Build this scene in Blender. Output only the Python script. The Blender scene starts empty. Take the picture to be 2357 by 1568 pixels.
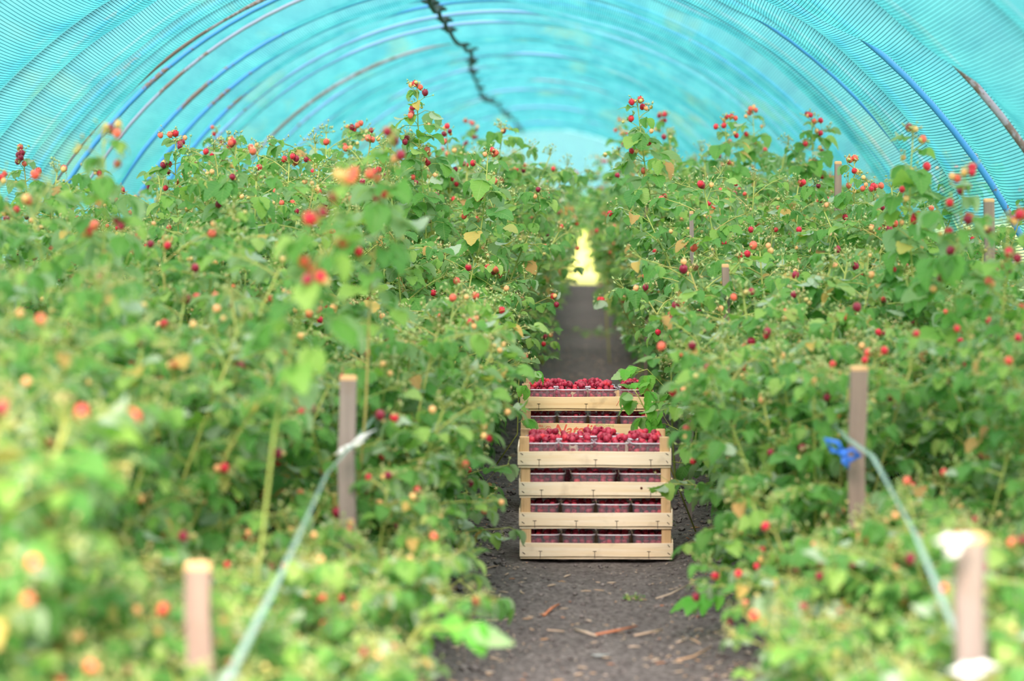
import bpy, math, random
import numpy as np
from mathutils import Vector, Matrix
random.seed(7); np.random.seed(7)
PI = math.pi
col = bpy.context.scene.collection
scn = bpy.context.scene
F = 5400.0; HC = 1.16; VX, VY = 1330.0, 470.0          # focal length in px, eye height, vanishing point of the rows

def at(px, py, d):                                     # photo position + distance -> point in the tunnel
    return Vector(((px - VX) * d / F, d, HC - (py - VY) * d / F))

# ---------------------------------------------------------------- mesh collecting
class MB:
    def __init__(s): s.v = []; s.f = []; s.uv = []; s.n = 0; s.m = []
    def add(s, v, f, uv=None, mi=0):
        v = np.asarray(v, float)
        s.v.append(v); n = s.n
        s.f += [tuple(i + n for i in q) for q in f]
        s.m += [mi] * len(f)
        s.uv.append(np.asarray(uv, float) if uv is not None else np.zeros((len(v), 2)))
        s.n += len(v)
    def box(s, lo, hi, mi=0, R=None):
        x0, y0, z0 = lo; x1, y1, z1 = hi
        v = np.array([(x0,y0,z0),(x1,y0,z0),(x1,y1,z0),(x0,y1,z0),(x0,y0,z1),(x1,y0,z1),(x1,y1,z1),(x0,y1,z1)], float)
        if R is not None:
            c = v.mean(0); v = (v - c) @ np.array(R).T + c
        s.add(v, [(0,3,2,1),(4,5,6,7),(0,1,5,4),(1,2,6,5),(2,3,7,6),(3,0,4,7)], mi=mi)
    def tube(s, pts, r, seg=6, mi=0, cap=True):
        pts = [Vector(p) for p in pts]; n = len(pts)
        if not hasattr(r, '__len__'): r = [r] * n
        up = Vector((0.13, 0.21, 1)).normalized(); V = []; UV = []
        L = 0
        for i, p in enumerate(pts):
            t = (pts[min(i+1, n-1)] - pts[max(i-1, 0)]).normalized()
            a = t.cross(up)
            if a.length < 1e-3: a = t.cross(Vector((1, 0, 0)))
            a.normalize(); b = t.cross(a)
            if i: L += (p - pts[i-1]).length
            for k in range(seg):
                q = 2*PI*k/seg
                V.append(p + (a*math.cos(q) + b*math.sin(q)) * r[i]); UV.append((L, k/seg))
        Fc = [(i*seg+k, (i+1)*seg+k, (i+1)*seg+(k+1) % seg, i*seg+(k+1) % seg) for i in range(n-1) for k in range(seg)]
        if cap: Fc += [tuple(range(seg)), tuple(range((n-1)*seg, n*seg))[::-1]]
        s.add([tuple(v) for v in V], Fc, UV, mi)
    def mesh(s, name, mats, smooth=True):
        me = bpy.data.meshes.new(name)
        V = np.concatenate(s.v); me.from_pydata(V.tolist(), [], s.f)
        uv = np.concatenate(s.uv); ul = me.uv_layers.new(name='UVMap')
        idx = np.empty(len(me.loops), dtype=np.int32); me.loops.foreach_get('vertex_index', idx)
        ul.data.foreach_set('uv', uv[idx].astype(np.float32).ravel())
        for m in (mats if isinstance(mats, (list, tuple)) else [mats]): me.materials.append(m)
        me.polygons.foreach_set('material_index', np.array(s.m, dtype=np.int32))
        me.polygons.foreach_set('use_smooth', np.full(len(s.f), smooth))
        me.update(); return me
    def build(s, name, mats, parent=None, smooth=True, bevel=0, loc=None):
        return mkobj(name, s.mesh(name, mats, smooth), parent, bevel, loc)

def mkobj(name, me, parent=None, bevel=0, loc=None):
    o = bpy.data.objects.new(name, me); col.objects.link(o)
    if parent: o.parent = parent
    if loc is not None: o.location = loc
    if bevel:
        b = o.modifiers.new('bevel', 'BEVEL'); b.width = bevel; b.segments = 2; b.limit_method = 'ANGLE'
    return o
def tag(o, label=None, cat=None, group=None, kind=None):
    for k, v in (('label', label), ('category', cat), ('group', group), ('kind', kind)):
        if v: o[k] = v
    return o
def empty(name, loc=(0,0,0), rz=0):
    o = bpy.data.objects.new(name, None); col.objects.link(o)
    o.location = loc; o.rotation_euler = (0, 0, rz); o.empty_display_size = .05
    return o
def copy_tree(o, parent=None):
    c = o.copy(); col.objects.link(c)
    if parent: c.parent = parent
    for ch in list(o.children): copy_tree(ch, c)
    return c

# ---------------------------------------------------------------- materials
def lin(r, g, b):
    f = lambda c: (c/255/12.92) if c/255 <= .04045 else ((c/255+.055)/1.055)**2.4
    return (f(r), f(g), f(b), 1)
class NT:
    def __init__(s, name):
        s.mat = bpy.data.materials.new(name); s.mat.use_nodes = True
        s.t = s.mat.node_tree; s.t.nodes.clear()
        s.out = s.t.nodes.new('ShaderNodeOutputMaterial')
    def n(s, typ, **kw):
        nd = s.t.nodes.new('ShaderNode' + typ)
        for k, v in kw.items(): setattr(nd, k, v)
        return nd
    def l(s, a, b): s.t.links.new(a, b)
    def setv(s, nd, **kw):
        for k, v in kw.items():
            k = k.replace('_', ' ')
            if hasattr(v, 'is_output') or hasattr(v, 'links'): s.l(v, nd.inputs[k])
            else: nd.inputs[k].default_value = v
        return nd
    def math(s, op, a, b=None, c=None, clamp=False):
        nd = s.n('Math', operation=op); nd.use_clamp = clamp
        for i, v in enumerate((a, b, c)):
            if v is None: continue
            if hasattr(v, 'links'): s.l(v, nd.inputs[i])
            else: nd.inputs[i].default_value = v
        return nd.outputs[0]
    def mix(s, fac, a, b):
        nd = s.n('Mix', data_type='RGBA')
        for i, v in ((0, fac), (6, a), (7, b)):
            if hasattr(v, 'links'): s.l(v, nd.inputs[i])
            else: nd.inputs[i].default_value = v
        return nd.outputs[2]
    def ramp(s, fac, stops, interp='LINEAR'):
        nd = s.n('ValToRGB'); r = nd.color_ramp; r.interpolation = interp
        while len(r.elements) < len(stops): r.elements.new(.5)
        for e, (p, c) in zip(r.elements, stops): e.position = p; e.color = c
        s.l(fac, nd.inputs[0]); return nd.outputs[0]
    def noise(s, vec, scale, detail=4, rough=.6, mapscale=None):
        nd = s.n('TexNoise')
        nd.inputs['Scale'].default_value = scale; nd.inputs['Detail'].default_value = detail
        nd.inputs['Roughness'].default_value = rough
        if mapscale:
            mp = s.n('Mapping'); mp.inputs['Scale'].default_value = mapscale; s.l(vec, mp.inputs['Vector']); vec = mp.outputs[0]
        s.l(vec, nd.inputs['Vector']); return nd.outputs['Fac']
    def bump(s, h, strength=.3, dist=.002):
        nd = s.n('Bump'); s.l(h, nd.inputs['Height']); nd.inputs['Strength'].default_value = strength
        nd.inputs['Distance'].default_value = dist; return nd.outputs[0]
    def princ(s, **kw):
        nd = s.n('BsdfPrincipled'); s.setv(nd, **kw); return nd.outputs[0]
    def done(s, sh): s.l(sh, s.out.inputs['Surface']); return s.mat
    def obj(s): return s.n('TexCoord').outputs['Object']
    def pos(s): return s.n('NewGeometry').outputs['Position']

def rand(t):                                           # per island + per object random
    g = t.n('NewGeometry').outputs['Random Per Island']; o = t.n('ObjectInfo').outputs['Random']
    return t.math('FRACT', t.math('ADD', g, o))

def mat_leaf(name, stops, under, veins=True, trans=.42):
    t = NT(name); rnd = rand(t)
    c = t.ramp(rnd, stops)
    uv = t.n('TexCoord').outputs['UV']; sp = t.n('SeparateXYZ'); t.l(uv, sp.inputs[0])
    au = t.math('ABSOLUTE', sp.outputs[0])
    w = t.math('SUBTRACT', t.math('MULTIPLY', sp.outputs[1], 8.0), t.math('MULTIPLY', au, 2.2))
    saw = t.math('ABSOLUTE', t.math('SUBTRACT', t.math('FRACT', w), .5))     # 0.5 on a vein
    vein = t.math('POWER', t.math('MULTIPLY', saw, 2.0), 6.0)
    mid = t.math('LESS_THAN', au, .035)
    v = t.math('MAXIMUM', vein, mid)
    c2 = t.mix(t.math('MULTIPLY', v, .35), c, lin(165, 205, 120))
    back = t.n('NewGeometry').outputs['Backfacing']
    cc = t.mix(back, c2, t.mix(t.math('MULTIPLY', v, .25), under, lin(185, 210, 165)))
    bm = t.bump(t.math('SUBTRACT', 1.0, v), .5, .0015)
    p = t.princ(Base_Color=cc, Roughness=.5, Specular_IOR_Level=.35, Normal=bm)
    tr = t.n('BsdfTranslucent'); t.setv(tr, Color=t.mix(.5, cc, lin(165, 220, 70)), Normal=bm)
    m = t.n('MixShader'); m.inputs[0].default_value = trans
    t.l(p, m.inputs[1]); t.l(tr.outputs[0], m.inputs[2])
    return t.done(m.outputs[0])

GREENS = [(0, lin(66,130,58)), (.25, lin(96,160,72)), (.5, lin(80,146,76)), (.72, lin(122,178,80)), (.88, lin(150,192,94)), (.96, lin(160,196,110)), (.975, lin(214,184,100)), (1, lin(200,146,100))]
M_leaf = mat_leaf('raspberry_leaf', GREENS, lin(178,204,176))
M_young = mat_leaf('young_leaf', [(0, lin(92,190,72)), (.5, lin(120,210,84)), (1, lin(150,222,96))], lin(170,215,150), trans=.5)

def mat_plain(name, stops, rough=.6, scale=60, bumps=.2, spec=.3, sub=0):
    t = NT(name); c = t.ramp(rand(t), stops)
    n = t.noise(t.obj(), scale)
    c = t.mix(t.math('MULTIPLY', n, .35), c, tuple(v*.55 for v in stops[0][1][:3]) + (1,))
    return t.done(t.princ(Base_Color=c, Roughness=rough, Specular_IOR_Level=spec, Normal=t.bump(n, bumps, .002)))
M_cane = mat_plain('cane_bark', [(0, lin(150,176,92)), (.6, lin(186,196,106)), (1, lin(176,166,100))], .6)
M_bud = mat_plain('bud_sepal', [(0, lin(168,205,125)), (.6, lin(200,215,150)), (1, lin(208,180,130))], .7)
def mat_berry(name, stops, spec=.4):
    t = NT(name); c = t.ramp(rand(t), stops)
    lw = t.n('LayerWeight'); lw.inputs[0].default_value = .35           # the downy bloom of a raspberry
    c = t.mix(t.math('MULTIPLY', lw.outputs['Facing'], .28), c, lin(236,150,160))
    p = t.n('BsdfPrincipled'); t.setv(p, Base_Color=c, Roughness=.42, Specular_IOR_Level=spec)
    p.inputs['Subsurface Weight'].default_value = .25; p.inputs['Subsurface Radius'].default_value = (.006, .002, .002)
    p.inputs['Subsurface Scale'].default_value = .6
    return t.done(p.outputs[0])
B_red = mat_berry('berry_red', [(0, lin(205,28,62)), (1, lin(222,48,62))])
B_dark = mat_berry('berry_dark', [(0, lin(120,18,48)), (1, lin(160,24,62))])
B_orange = mat_berry('berry_orange', [(0, lin(232,84,70)), (1, lin(238,120,92))])
B_cream = mat_berry('berry_cream', [(0, lin(242,202,130)), (.6, lin(246,190,128)), (1, lin(238,170,120))], .3)
B_green = mat_berry('berry_green', [(0, lin(196,200,120)), (1, lin(222,196,128))], .3)
B_picked = mat_berry('berry_picked', [(0, lin(140,20,54)), (.45, lin(166,32,68)), (.8, lin(184,44,78)), (1, lin(214,44,60))])

def mat_wood(name, a, b, grain='X', knots=True, gray=0, dirt=.5):
    t = NT(name); o = t.obj(); r = t.n('ObjectInfo').outputs['Random']
    off = t.n('VectorMath', operation='ADD'); t.l(o, off.inputs[0])
    cb = t.n('CombineXYZ'); t.l(t.math('MULTIPLY', r, 9.0), cb.inputs[0]); t.l(t.math('MULTIPLY', r, 5.0), cb.inputs[1]); t.l(cb.outputs[0], off.inputs[1])
    v = off.outputs[0]
    ms = {'X': (2.2, 60, 60), 'Z': (60, 60, 2.5)}[grain]
    g = t.noise(v, 1.3, 6, .65, ms); g2 = t.noise(v, 3, 5, .6, tuple(m*1.9 for m in ms))
    blot = t.noise(v, 14, 3, .5)
    c = t.mix(t.ramp(g, [(.32, (0,0,0,1)), (.68, (1,1,1,1))]), a, b)
    c = t.mix(t.math('MULTIPLY', t.ramp(g2, [(.6, (0,0,0,1)), (.72, (1,1,1,1))]), .35), c, tuple(x*.6 for x in b[:3])+(1,))
    c = t.mix(t.math('MULTIPLY', t.ramp(blot, [(.58, (0,0,0,1)), (.75, (1,1,1,1))]), dirt), c, lin(120,96,70))
    if gray: c = t.mix(gray, c, lin(150,140,132))
    return t.done(t.princ(Base_Color=c, Roughness=.72, Specular_IOR_Level=.2, Normal=t.bump(g, .35, .0015)))
M_board = mat_wood('poplar_board', lin(254,243,220), lin(242,222,184), dirt=.28)
M_board_yellow = mat_wood('yellow_board', lin(250,230,184), lin(232,200,146), dirt=.45)
M_post = mat_wood('post_wood', lin(234,204,160), lin(204,168,122), 'Z', dirt=.5)
M_stake = mat_wood('stake_wood', lin(168,142,126), lin(120,98,88), 'Z', gray=.45, dirt=.6)
M_stake_gray = mat_wood('stake_gray', lin(168,156,150), lin(120,112,112), 'Z', gray=.45, dirt=.5)
M_cut = mat_wood('cut_wood', lin(236,196,146), lin(208,164,116), 'X')
t = NT('staple_metal'); M_staple = t.done(t.princ(Base_Color=lin(70,60,54), Metallic=.7, Roughness=.5))
t = NT('red_ink'); M_ink = t.done(t.princ(Base_Color=lin(238,112,88), Roughness=.7))
t = NT('faded_green_ink'); M_ink_green = t.done(t.princ(Base_Color=lin(176,190,120), Roughness=.7))
def mat_simple(name, c, rough=.5, **kw):
    t = NT(name); n = t.noise(t.obj(), 40); cc = t.mix(t.math('MULTIPLY', n, .3), c, tuple(x*.7 for x in c[:3])+(1,))
    return t.done(t.princ(Base_Color=cc, Roughness=rough, **kw))
M_blue = mat_simple('blue_plastic', lin(60,130,240), .35)
M_white = mat_simple('white_plastic', lin(225,232,230), .35)
def mat_plastic(name, a, col_):
    t = NT(name); tr = t.n('BsdfTransparent'); tr.inputs[0].default_value = (.97, .97, .99, 1)
    p = t.n('BsdfPrincipled'); t.setv(p, Base_Color=col_, Roughness=.12, Specular_IOR_Level=.8)
    m = t.n('MixShader'); m.inputs[0].default_value = a
    t.l(tr.outputs[0], m.inputs[1]); t.l(p.outputs[0], m.inputs[2]); return t.done(m.outputs[0])
M_clear = mat_plastic('clear_punnet_plastic', .15, lin(225,225,240))
M_rim = mat_plastic('punnet_rim_plastic', .72, lin(232,232,245))
M_tape = mat_plastic('clear_tape', .6, lin(170,205,192))

def mat_hoop(name, c, c2, rustlo):
    t = NT(name); n = t.noise(t.obj(), 2.2, 6, .7); n2 = t.noise(t.obj(), 60, 3, .6)
    f = t.ramp(t.math('ADD', n, t.math('MULTIPLY', n2, .22)), [(rustlo, (0,0,0,1)), (rustlo+.03, (1,1,1,1))])
    b = t.mix(t.noise(t.obj(), 5), c, c2)
    cc = t.mix(f, b, lin(136,112,108))
    return t.done(t.princ(Base_Color=cc, Roughness=.4, Metallic=.0, Specular_IOR_Level=.5))
M_hoop_blue = mat_hoop('hoop_blue', lin(64,150,228), lin(90,172,240), .68)
M_hoop_pale = mat_hoop('hoop_pale_blue', lin(150,190,235), lin(120,175,235), .72)
M_hoop_gray = mat_hoop('hoop_gray', lin(150,165,190), lin(170,175,205), .66)
M_hoop_rust = mat_hoop('hoop_rusty', lin(165,165,185), lin(178,160,175), .58)

def mat_net():
    t = NT('cyan_shade_net'); uv = t.n('TexCoord').outputs['UV']; sp = t.n('SeparateXYZ'); t.l(uv, sp.inputs[0])
    u, v = sp.outputs[0], sp.outputs[1]                # metres along the tunnel, metres around the arch
    s = t.math('ABSOLUTE', t.math('SUBTRACT', t.math('FRACT', t.math('DIVIDE', v, .0128)), .5))
    cord = t.ramp(s, [(.35, (0,0,0,1)), (.42, (1,1,1,1))])
    weave = t.noise(uv, 1, 3, .7, (260, 420, 1))
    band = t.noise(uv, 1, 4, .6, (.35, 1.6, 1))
    band2 = t.noise(uv, 1, 3, .6, (1.4, 7, 1))
    c = t.mix(t.ramp(band2, [(.3, (0,0,0,1)), (.7, (1,1,1,1))]), lin(20,116,132), lin(56,150,156))
    c = t.mix(t.math('MULTIPLY', t.ramp(band, [(.56, (0,0,0,1)), (.72, (1,1,1,1))]), .55), c, lin(118,146,74))  # yellow-green glow of sunlit ground outside, painted into the net's own colour
    c = t.mix(t.math('MULTIPLY', weave, .5), c, lin(88,166,168))
    c = t.mix(t.math('MULTIPLY', cord, .8), c, lin(2,30,40))
    tl = t.n('BsdfTranslucent'); t.l(c, tl.inputs[0])
    df = t.n('BsdfDiffuse'); t.l(c, df.inputs[0])
    m = t.n('MixShader'); m.inputs[0].default_value = .22; t.l(tl.outputs[0], m.inputs[1]); t.l(df.outputs[0], m.inputs[2])
    tp = t.n('BsdfTransparent'); tp.inputs[0].default_value = (1, 1, 1, 1)
    m2 = t.n('MixShader')
    lw = t.n('LayerWeight'); lw.inputs[0].default_value = .5
    cosv = t.math('SUBTRACT', 1.0, lw.outputs['Facing'])            # looking along the knit closes its holes
    t.l(t.math('MULTIPLY', cosv, t.math('MULTIPLY', t.math('SUBTRACT', 1.0, cord), t.math('ADD', t.math('MULTIPLY', weave, .5), .36))), m2.inputs[0])
    t.l(m.outputs[0], m2.inputs[1]); t.l(tp.outputs[0], m2.inputs[2])
    return t.done(m2.outputs[0])
M_net = mat_net()
def mat_soil():
    t = NT('dark_soil'); p = t.pos()
    a = t.noise(p, 7, 8, .7); b = t.noise(p, 60, 6, .7); c = t.noise(p, 260, 3, .6)
    cc = t.mix(t.ramp(a, [(.35, (0,0,0,1)), (.65, (1,1,1,1))]), lin(122,119,119), lin(152,148,146))
    cc = t.mix(t.ramp(b, [(.38, (1,1,1,1)), (.6, (0,0,0,1))]), cc, lin(88,84,84))
    cc = t.mix(t.math('MULTIPLY', t.ramp(c, [(.64, (0,0,0,1)), (.72, (1,1,1,1))]), .6), cc, lin(190,178,164))
    h = t.math('ADD', b, t.math('MULTIPLY', c, .5))
    return t.done(t.princ(Base_Color=cc, Roughness=.95, Specular_IOR_Level=.1, Normal=t.bump(h, .7, .012)))
M_soil = mat_soil()
M_clod = mat_plain('soil_clod', [(0, lin(112,108,108)), (1, lin(150,145,143))], .95, 90, .5, .1)
M_straw = mat_plain('straw', [(0, lin(204,184,158)), (.5, lin(222,208,190)), (.8, lin(206,168,128)), (1, lin(196,120,84))], .8, 50)
t = NT('sunlit_grass'); n = t.noise(t.pos(), 3, 6, .7)
M_grass = t.done(t.princ(Base_Color=t.mix(n, lin(182,202,84), lin(222,226,132)), Roughness=.9, Specular_IOR_Level=.1))
M_cord = mat_simple('dark_cord', lin(44,66,62), .8)

# ---------------------------------------------------------------- ground
def hnoise(x, y):
    r = np.zeros_like(x)
    rs = np.random.RandomState(3)
    for k in range(26):
        f = 2.0 * 1.22**k; a = .010 / (1 + .33*k)
        th = rs.rand()*6.28; r += a*np.sin(f*(x*math.cos(th)+y*math.sin(th))*1.7 + rs.rand()*6.28)
    return r * (.6 + .4*np.sin(x*9+y*3)**2)
def gz(x, y):
    x = np.asarray(x, float); y = np.asarray(y, float)
    d = np.abs(x - .05)
    bank = .035*np.clip((d - .26)/.25, 0, 1)
    near = np.clip(1-np.abs(y-7.75)/.9, 0, 1)*np.clip(1-np.abs(x-.05)/.4, 0, 1)   # trodden flat where the crates stand
    return hnoise(x, y)*.75*(1-.8*np.minimum(1, near*2)) + bank - .012*np.minimum(1, near*2)
xs = np.unique(np.concatenate([np.linspace(-3.2, -.8, 25), np.linspace(-.8, .9, 110), np.linspace(.9, 2.5, 18)]))
ys = np.unique(np.concatenate([np.linspace(1.5, 5.2, 20), np.linspace(5.2, 12, 330), np.linspace(12, 34.5, 240)]))
X, Y = np.meshgrid(xs, ys); Z = gz(X, Y)
nx, ny = len(xs), len(ys); g = MB()
g.add(np.stack([X.ravel(), Y.ravel(), Z.ravel()], 1), [(j*nx+i, j*nx+i+1, (j+1)*nx+i+1, (j+1)*nx+i) for j in range(ny-1) for i in range(nx-1)])
tag(g.build('soil_ground', M_soil), kind='structure')
g = MB(); g.add([(-60,-20,-.06),(60,-20,-.06),(60,160,-.06),(-60,160,-.06)], [(0,1,2,3)])
tag(g.build('field', M_grass), kind='structure')

# ---------------------------------------------------------------- tunnel: hoops, net
TX, TR = -.47, 2.33
hoops = [(4.4,'g'),(5.2,'b'),(6.2,'g'),(7.6,'r'),(8.67,'b'),(9.3,'b'),(9.95,'g'),(10.3,'b'),(10.85,'r'),(11.1,'b'),(11.55,'g'),(12.4,'b'),(13.1,'b'),(13.75,'b'),(14.25,'p'),
         (14.8,'p'),(16.3,'r'),(17.0,'p'),(18.0,'p'),(18.9,'r'),(20.0,'p'),(21.2,'p'),(22.4,'g'),(23.6,'p'),(24.8,'p'),(26.2,'b'),(27.9,'p'),(29.6,'p'),(31.4,'p'),(33.2,'b'),(35.0,'p'),(36.6,'p')]
hp = {}
for i, (d, k) in enumerate(hoops):
    rs = random.Random(i*13+5)
    ecc = rs.uniform(-.012, .014); dx = rs.uniform(-.015, .015); lean = rs.uniform(-.03, .03)
    hp[d] = (ecc, dx, lean)
    m = MB(); pts = []
    for a in np.linspace(-PI/2-.02, PI/2+.02, 61):
        pts.append((TX+dx+math.sin(a)*TR*(1-ecc*.5), lean*math.sin(a*2), math.cos(a)*TR*(1+ecc)-.0))
    m.tube(pts, .0125 if k not in 'g' else .0095, 8)
    o = m.build('arch_hoop', {'b': M_hoop_blue, 'p': M_hoop_pale, 'g': M_hoop_gray, 'r': M_hoop_rust}[k], loc=(0, d, 0))
    colr = {'b': 'bright blue', 'p': 'pale blue', 'g': 'weathered grey', 'r': 'dull grey'}[k]
    if d == 8.67: lab = 'boldest blue rust-flecked arch pipe on the right, by the stake at the right edge'
    elif d == 10.3: lab = 'blue arch pipe with dark rust, second down the right side from the boldest one'
    elif d == 11.55: lab = 'thin grey arch pipe, third down the right side from the boldest one'
    elif d == 10.85: lab = 'pinkish grey peeling arch pipe, lies against a blue one at upper left'
    elif d == 11.1: lab = 'blue arch pipe just behind the pinkish grey peeling one at upper left'
    elif d == 12.4: lab = 'blue arch pipe at left with clear net on both sides of it'
    elif d == 18.9: lab = 'dull grey arch pipe far down the tunnel, darkest among its pale blue neighbours'
    elif d < 8.6: lab = colr + ' arch pipe nearest the viewer, mostly above the picture'
    elif d < 10.5: lab = colr + ' arch pipe along the net in the upper left corner'
    elif d < 16: lab = colr + ' arch pipe crossing the upper left under the cyan net'
    else: lab = colr + ' arch pipe in the far, blurred part of the net tunnel'
    tag(o, lab, 'hoop', 'arch hoops carrying the shade net')

def sm(x, a, b): t_ = min(1, max(0, (x-a)/(b-a))); return t_*t_*(3-2*t_)
RIGHT = {7.6: 46, 8.67: 40, 10.3: 33, 11.55: 28, 18.0: -90, 20.0: 20}   # degrees below which the net passes inside on the right
def net_off(d, a):                                      # the net passes inside some stretches of the arches and outside others
    deg = math.degrees(a); r0 = RIGHT.get(d, 200)
    right = sm(deg, -2, 8)*(1-sm(deg, r0-4, r0+3))
    left = (1-sm(deg, -6, 2))*(1 if d < 10.5 else 0)
    if 14 < d: right *= sm(deg, 4+ (d-14)*1.3, 20+(d-14)*1.3)
    return .017 - .036*max(right, left)
def net_mesh():
    ang = np.linspace(-PI/2, PI/2, 131)
    cols = []
    ds = [d for d, _ in hoops]
    for i in range(len(ds)-1):
        span = ds[i+1]-ds[i]; n = 9 if ds[i] < 16 else 5
        for k in range(n):
            t_ = k/n; y = ds[i]+span*t_
            e0, x0, l0 = hp[ds[i]]; e1, x1, l1 = hp[ds[i+1]]
            e = e0*(1-t_)+e1*t_; x = x0*(1-t_)+x1*t_; l = l0*(1-t_)+l1*t_
            cols.append((y, e, x, l, 4*t_*(1-t_)*min(.075, .085*span), ds[i], ds[i+1], t_))
    cols.append((ds[-1],) + hp[ds[-1]] + (0, ds[-1], ds[-1], 0))
    for y in (3.6, 2.4): cols.insert(0, (y,) + hp[ds[0]] + (0, ds[0], ds[0], 0))
    V = []; UV = []
    for (y, e, x, l, sag, da, db, tt) in cols:
        for a in ang:
            w = .75+.25*math.sin(a*7+y*1.3)+.12*math.sin(a*23+y*3)
            r = TR+net_off(da, a)*(1-tt)+net_off(db, a)*tt - sag*w
            V.append((TX+x+math.sin(a)*r*(1-e*.5), y+l*math.sin(a*2), max(.0, math.cos(a)*r*(1+e)))); UV.append((y, a*TR))
    n = len(ang)
    Fc = [(j*n+i, j*n+i+1, (j+1)*n+i+1, (j+1)*n+i) for j in range(len(cols)-1) for i in range(n-1)]
    m = MB(); m.add(V, Fc, UV); return m
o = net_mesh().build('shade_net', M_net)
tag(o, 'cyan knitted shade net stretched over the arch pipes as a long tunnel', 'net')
# net closing the far end, hanging to head height
m = MB(); V = []; UV = []; yE = hoops[-1][0]
n = 40
for j in range(13):
    for i in range(n+1):
        a = -PI/2*.93 + PI*.93*i/n; x = math.sin(a)*TR*.995; zt = math.cos(a)*TR*.995
        zb = min(zt, 1.22 + .05*math.sin(i*.31+1) ); z = zb+(zt-zb)*j/12
        V.append((TX+x, yE+.03*math.sin(i*.9)*(1-j/12), z)); UV.append((z, x))
m.add(V, [(j*(n+1)+i, j*(n+1)+i+1, (j+1)*(n+1)+i+1, (j+1)*(n+1)+i) for j in range(12) for i in range(n)], UV)
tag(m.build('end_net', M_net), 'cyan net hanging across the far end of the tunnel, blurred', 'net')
m = MB(); m.tube([(TX-2.0, yE, 1.1), (TX-.6, yE, 1.04), (TX+.8, yE, 1.03), (TX+2.0, yE, 1.08)], .035, 8)
tag(m.build('net_roll', mat_simple('pale_cyan_plastic', lin(150,215,220), .6)), 'pale cyan roll of net stretched low across the far opening', 'net roll')
# dark knotted cord under the hoops
cord = [(12.4,-8.0),(13.1,-8.8),(13.75,-8.6),(14.25,-8.4),(14.8,-8.3),(16.3,-7.9),(17.0,-7.8),(18.0,-8.8),(18.9,-9.6),(20.0,-10.6),(21.2,-11.2),(22.4,-11.8),(23.6,-12.1),(24.8,-11.4),(26.2,-10.6),(27.9,-10.3),(29.6,-10),(31.4,-9.4),(33.2,-9.0),(35.0,-9.2),(36.6,-9.5)]
m = MB(); kn = MB(); P = []
for d, a in cord:
    e, dx, l = hp[d]; a = math.radians(a); r = TR-.03
    P.append(Vector((TX+dx+math.sin(a)*r, d, math.cos(a)*r*(1+e))))
pts = []
for i in range(len(P)-1):
    for k in range(6):
        t_ = k/6; p = P[i].lerp(P[i+1], t_); p.z -= .03*4*t_*(1-t_); pts.append(p)
pts.append(P[-1]); m.tube(pts, .014, 6)
root = m.build('ridge_cord', M_cord)
tag(root, 'dark knotted cord running under the arch pipes along the top of the tunnel', 'cord')
for p in P:
    kn = MB(); kn.tube([p+Vector((-.055,0,.012)), p+Vector((-.02,.01,.012)), p+Vector((.01,-.01,.006)), p+Vector((.05,0,.0))], [.006,.02,.022,.006], 7)
    kn.build('knot', M_cord, root)

# ---------------------------------------------------------------- leaves
def leaf_template(seed):
    rs = random.Random(seed); N = 9; V = []; UV = []
    fold = rs.uniform(.1, .5); droop = rs.uniform(.35, 1.1); curl = rs.uniform(-.25, .35); wd = rs.uniform(.36, .44)
    for i in range(N):
        t_ = i/(N-1)
        w = wd*(math.sin(PI*min(1, t_**.72))**.75) if 0 < t_ < 1 else .012
        ser = 1 + (.09 if i % 2 else -.05)
        for k, c in enumerate((-1, -.5, 0, .5, 1)):
            x = c*w*(ser if abs(c) == 1 else 1)
            z = abs(c)*w*fold + (-.02 if i % 2 else .012)*(abs(c) > .2)*(1 if k != 0 else .6) - curl*abs(c)**2*w*.5
            ang = droop*t_
            y = t_*(1-.12*ang*ang) ; zz = z - droop*t_*t_*.45
            V.append((x, y, zz)); UV.append((c*w/wd, t_))
    Fc = [(i*5+k, i*5+k+1, (i+1)*5+k+1, (i+1)*5+k) for i in range(N-1) for k in range(4)]
    return np.array(V), Fc, np.array(UV)
LEAF = [leaf_template(s) for s in range(8)]

def basis(d, roll=0):                                  # leaf frame: Y along d, Z up-ish
    d = d.normalized(); s = d.cross(Vector((0,0,1)))
    if s.length < .05: s = Vector((1,0,0))
    s.normalize(); u = s.cross(d)
    M = Matrix((s, d, u)).transposed()
    return M @ Matrix.Rotation(roll, 3, 'Y')

def put_leaflet(mb, p, d, L, rs):
    V, Fc, UV = LEAF[rs.randrange(8)]
    B = np.array(basis(d, rs.uniform(-.5, .5) + (PI if rs.random() < .1 else 0)))
    mb.add((V*L) @ B.T + np.array(p), Fc, UV)

def compound_leaf(fol, st, p, az, L, rs, el=.5):
    d = Vector((math.cos(az)*math.cos(el), math.sin(az)*math.cos(el), math.sin(el)))
    pl = L*rs.uniform(.5, .9)
    q = p + d*pl*.6; d2 = (d + Vector((0,0,-.55))).normalized(); q2 = q + d2*pl*.5
    st.tube([p, q, q2], [.0014,.0012,.001], 4, cap=False)
    tilt = rs.uniform(-1.0, .15)
    td = Vector((math.cos(az), math.sin(az), tilt))
    put_leaflet(fol, q2, td, L, rs)
    for s in (-1, 1):
        a2 = az + s*rs.uniform(.95, 1.35)
        put_leaflet(fol, q2 - d2*.006, Vector((math.cos(a2), math.sin(a2), tilt + rs.uniform(-.3, .2))), L*rs.uniform(.72, .86), rs)
    if rs.random() < .3:
        for s in (-1, 1):
            a2 = az + s*rs.uniform(1.2, 1.6)
            put_leaflet(fol, q + d2*.004, Vector((math.cos(a2), math.sin(a2), tilt)), L*rs.uniform(.55, .68), rs)

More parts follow.
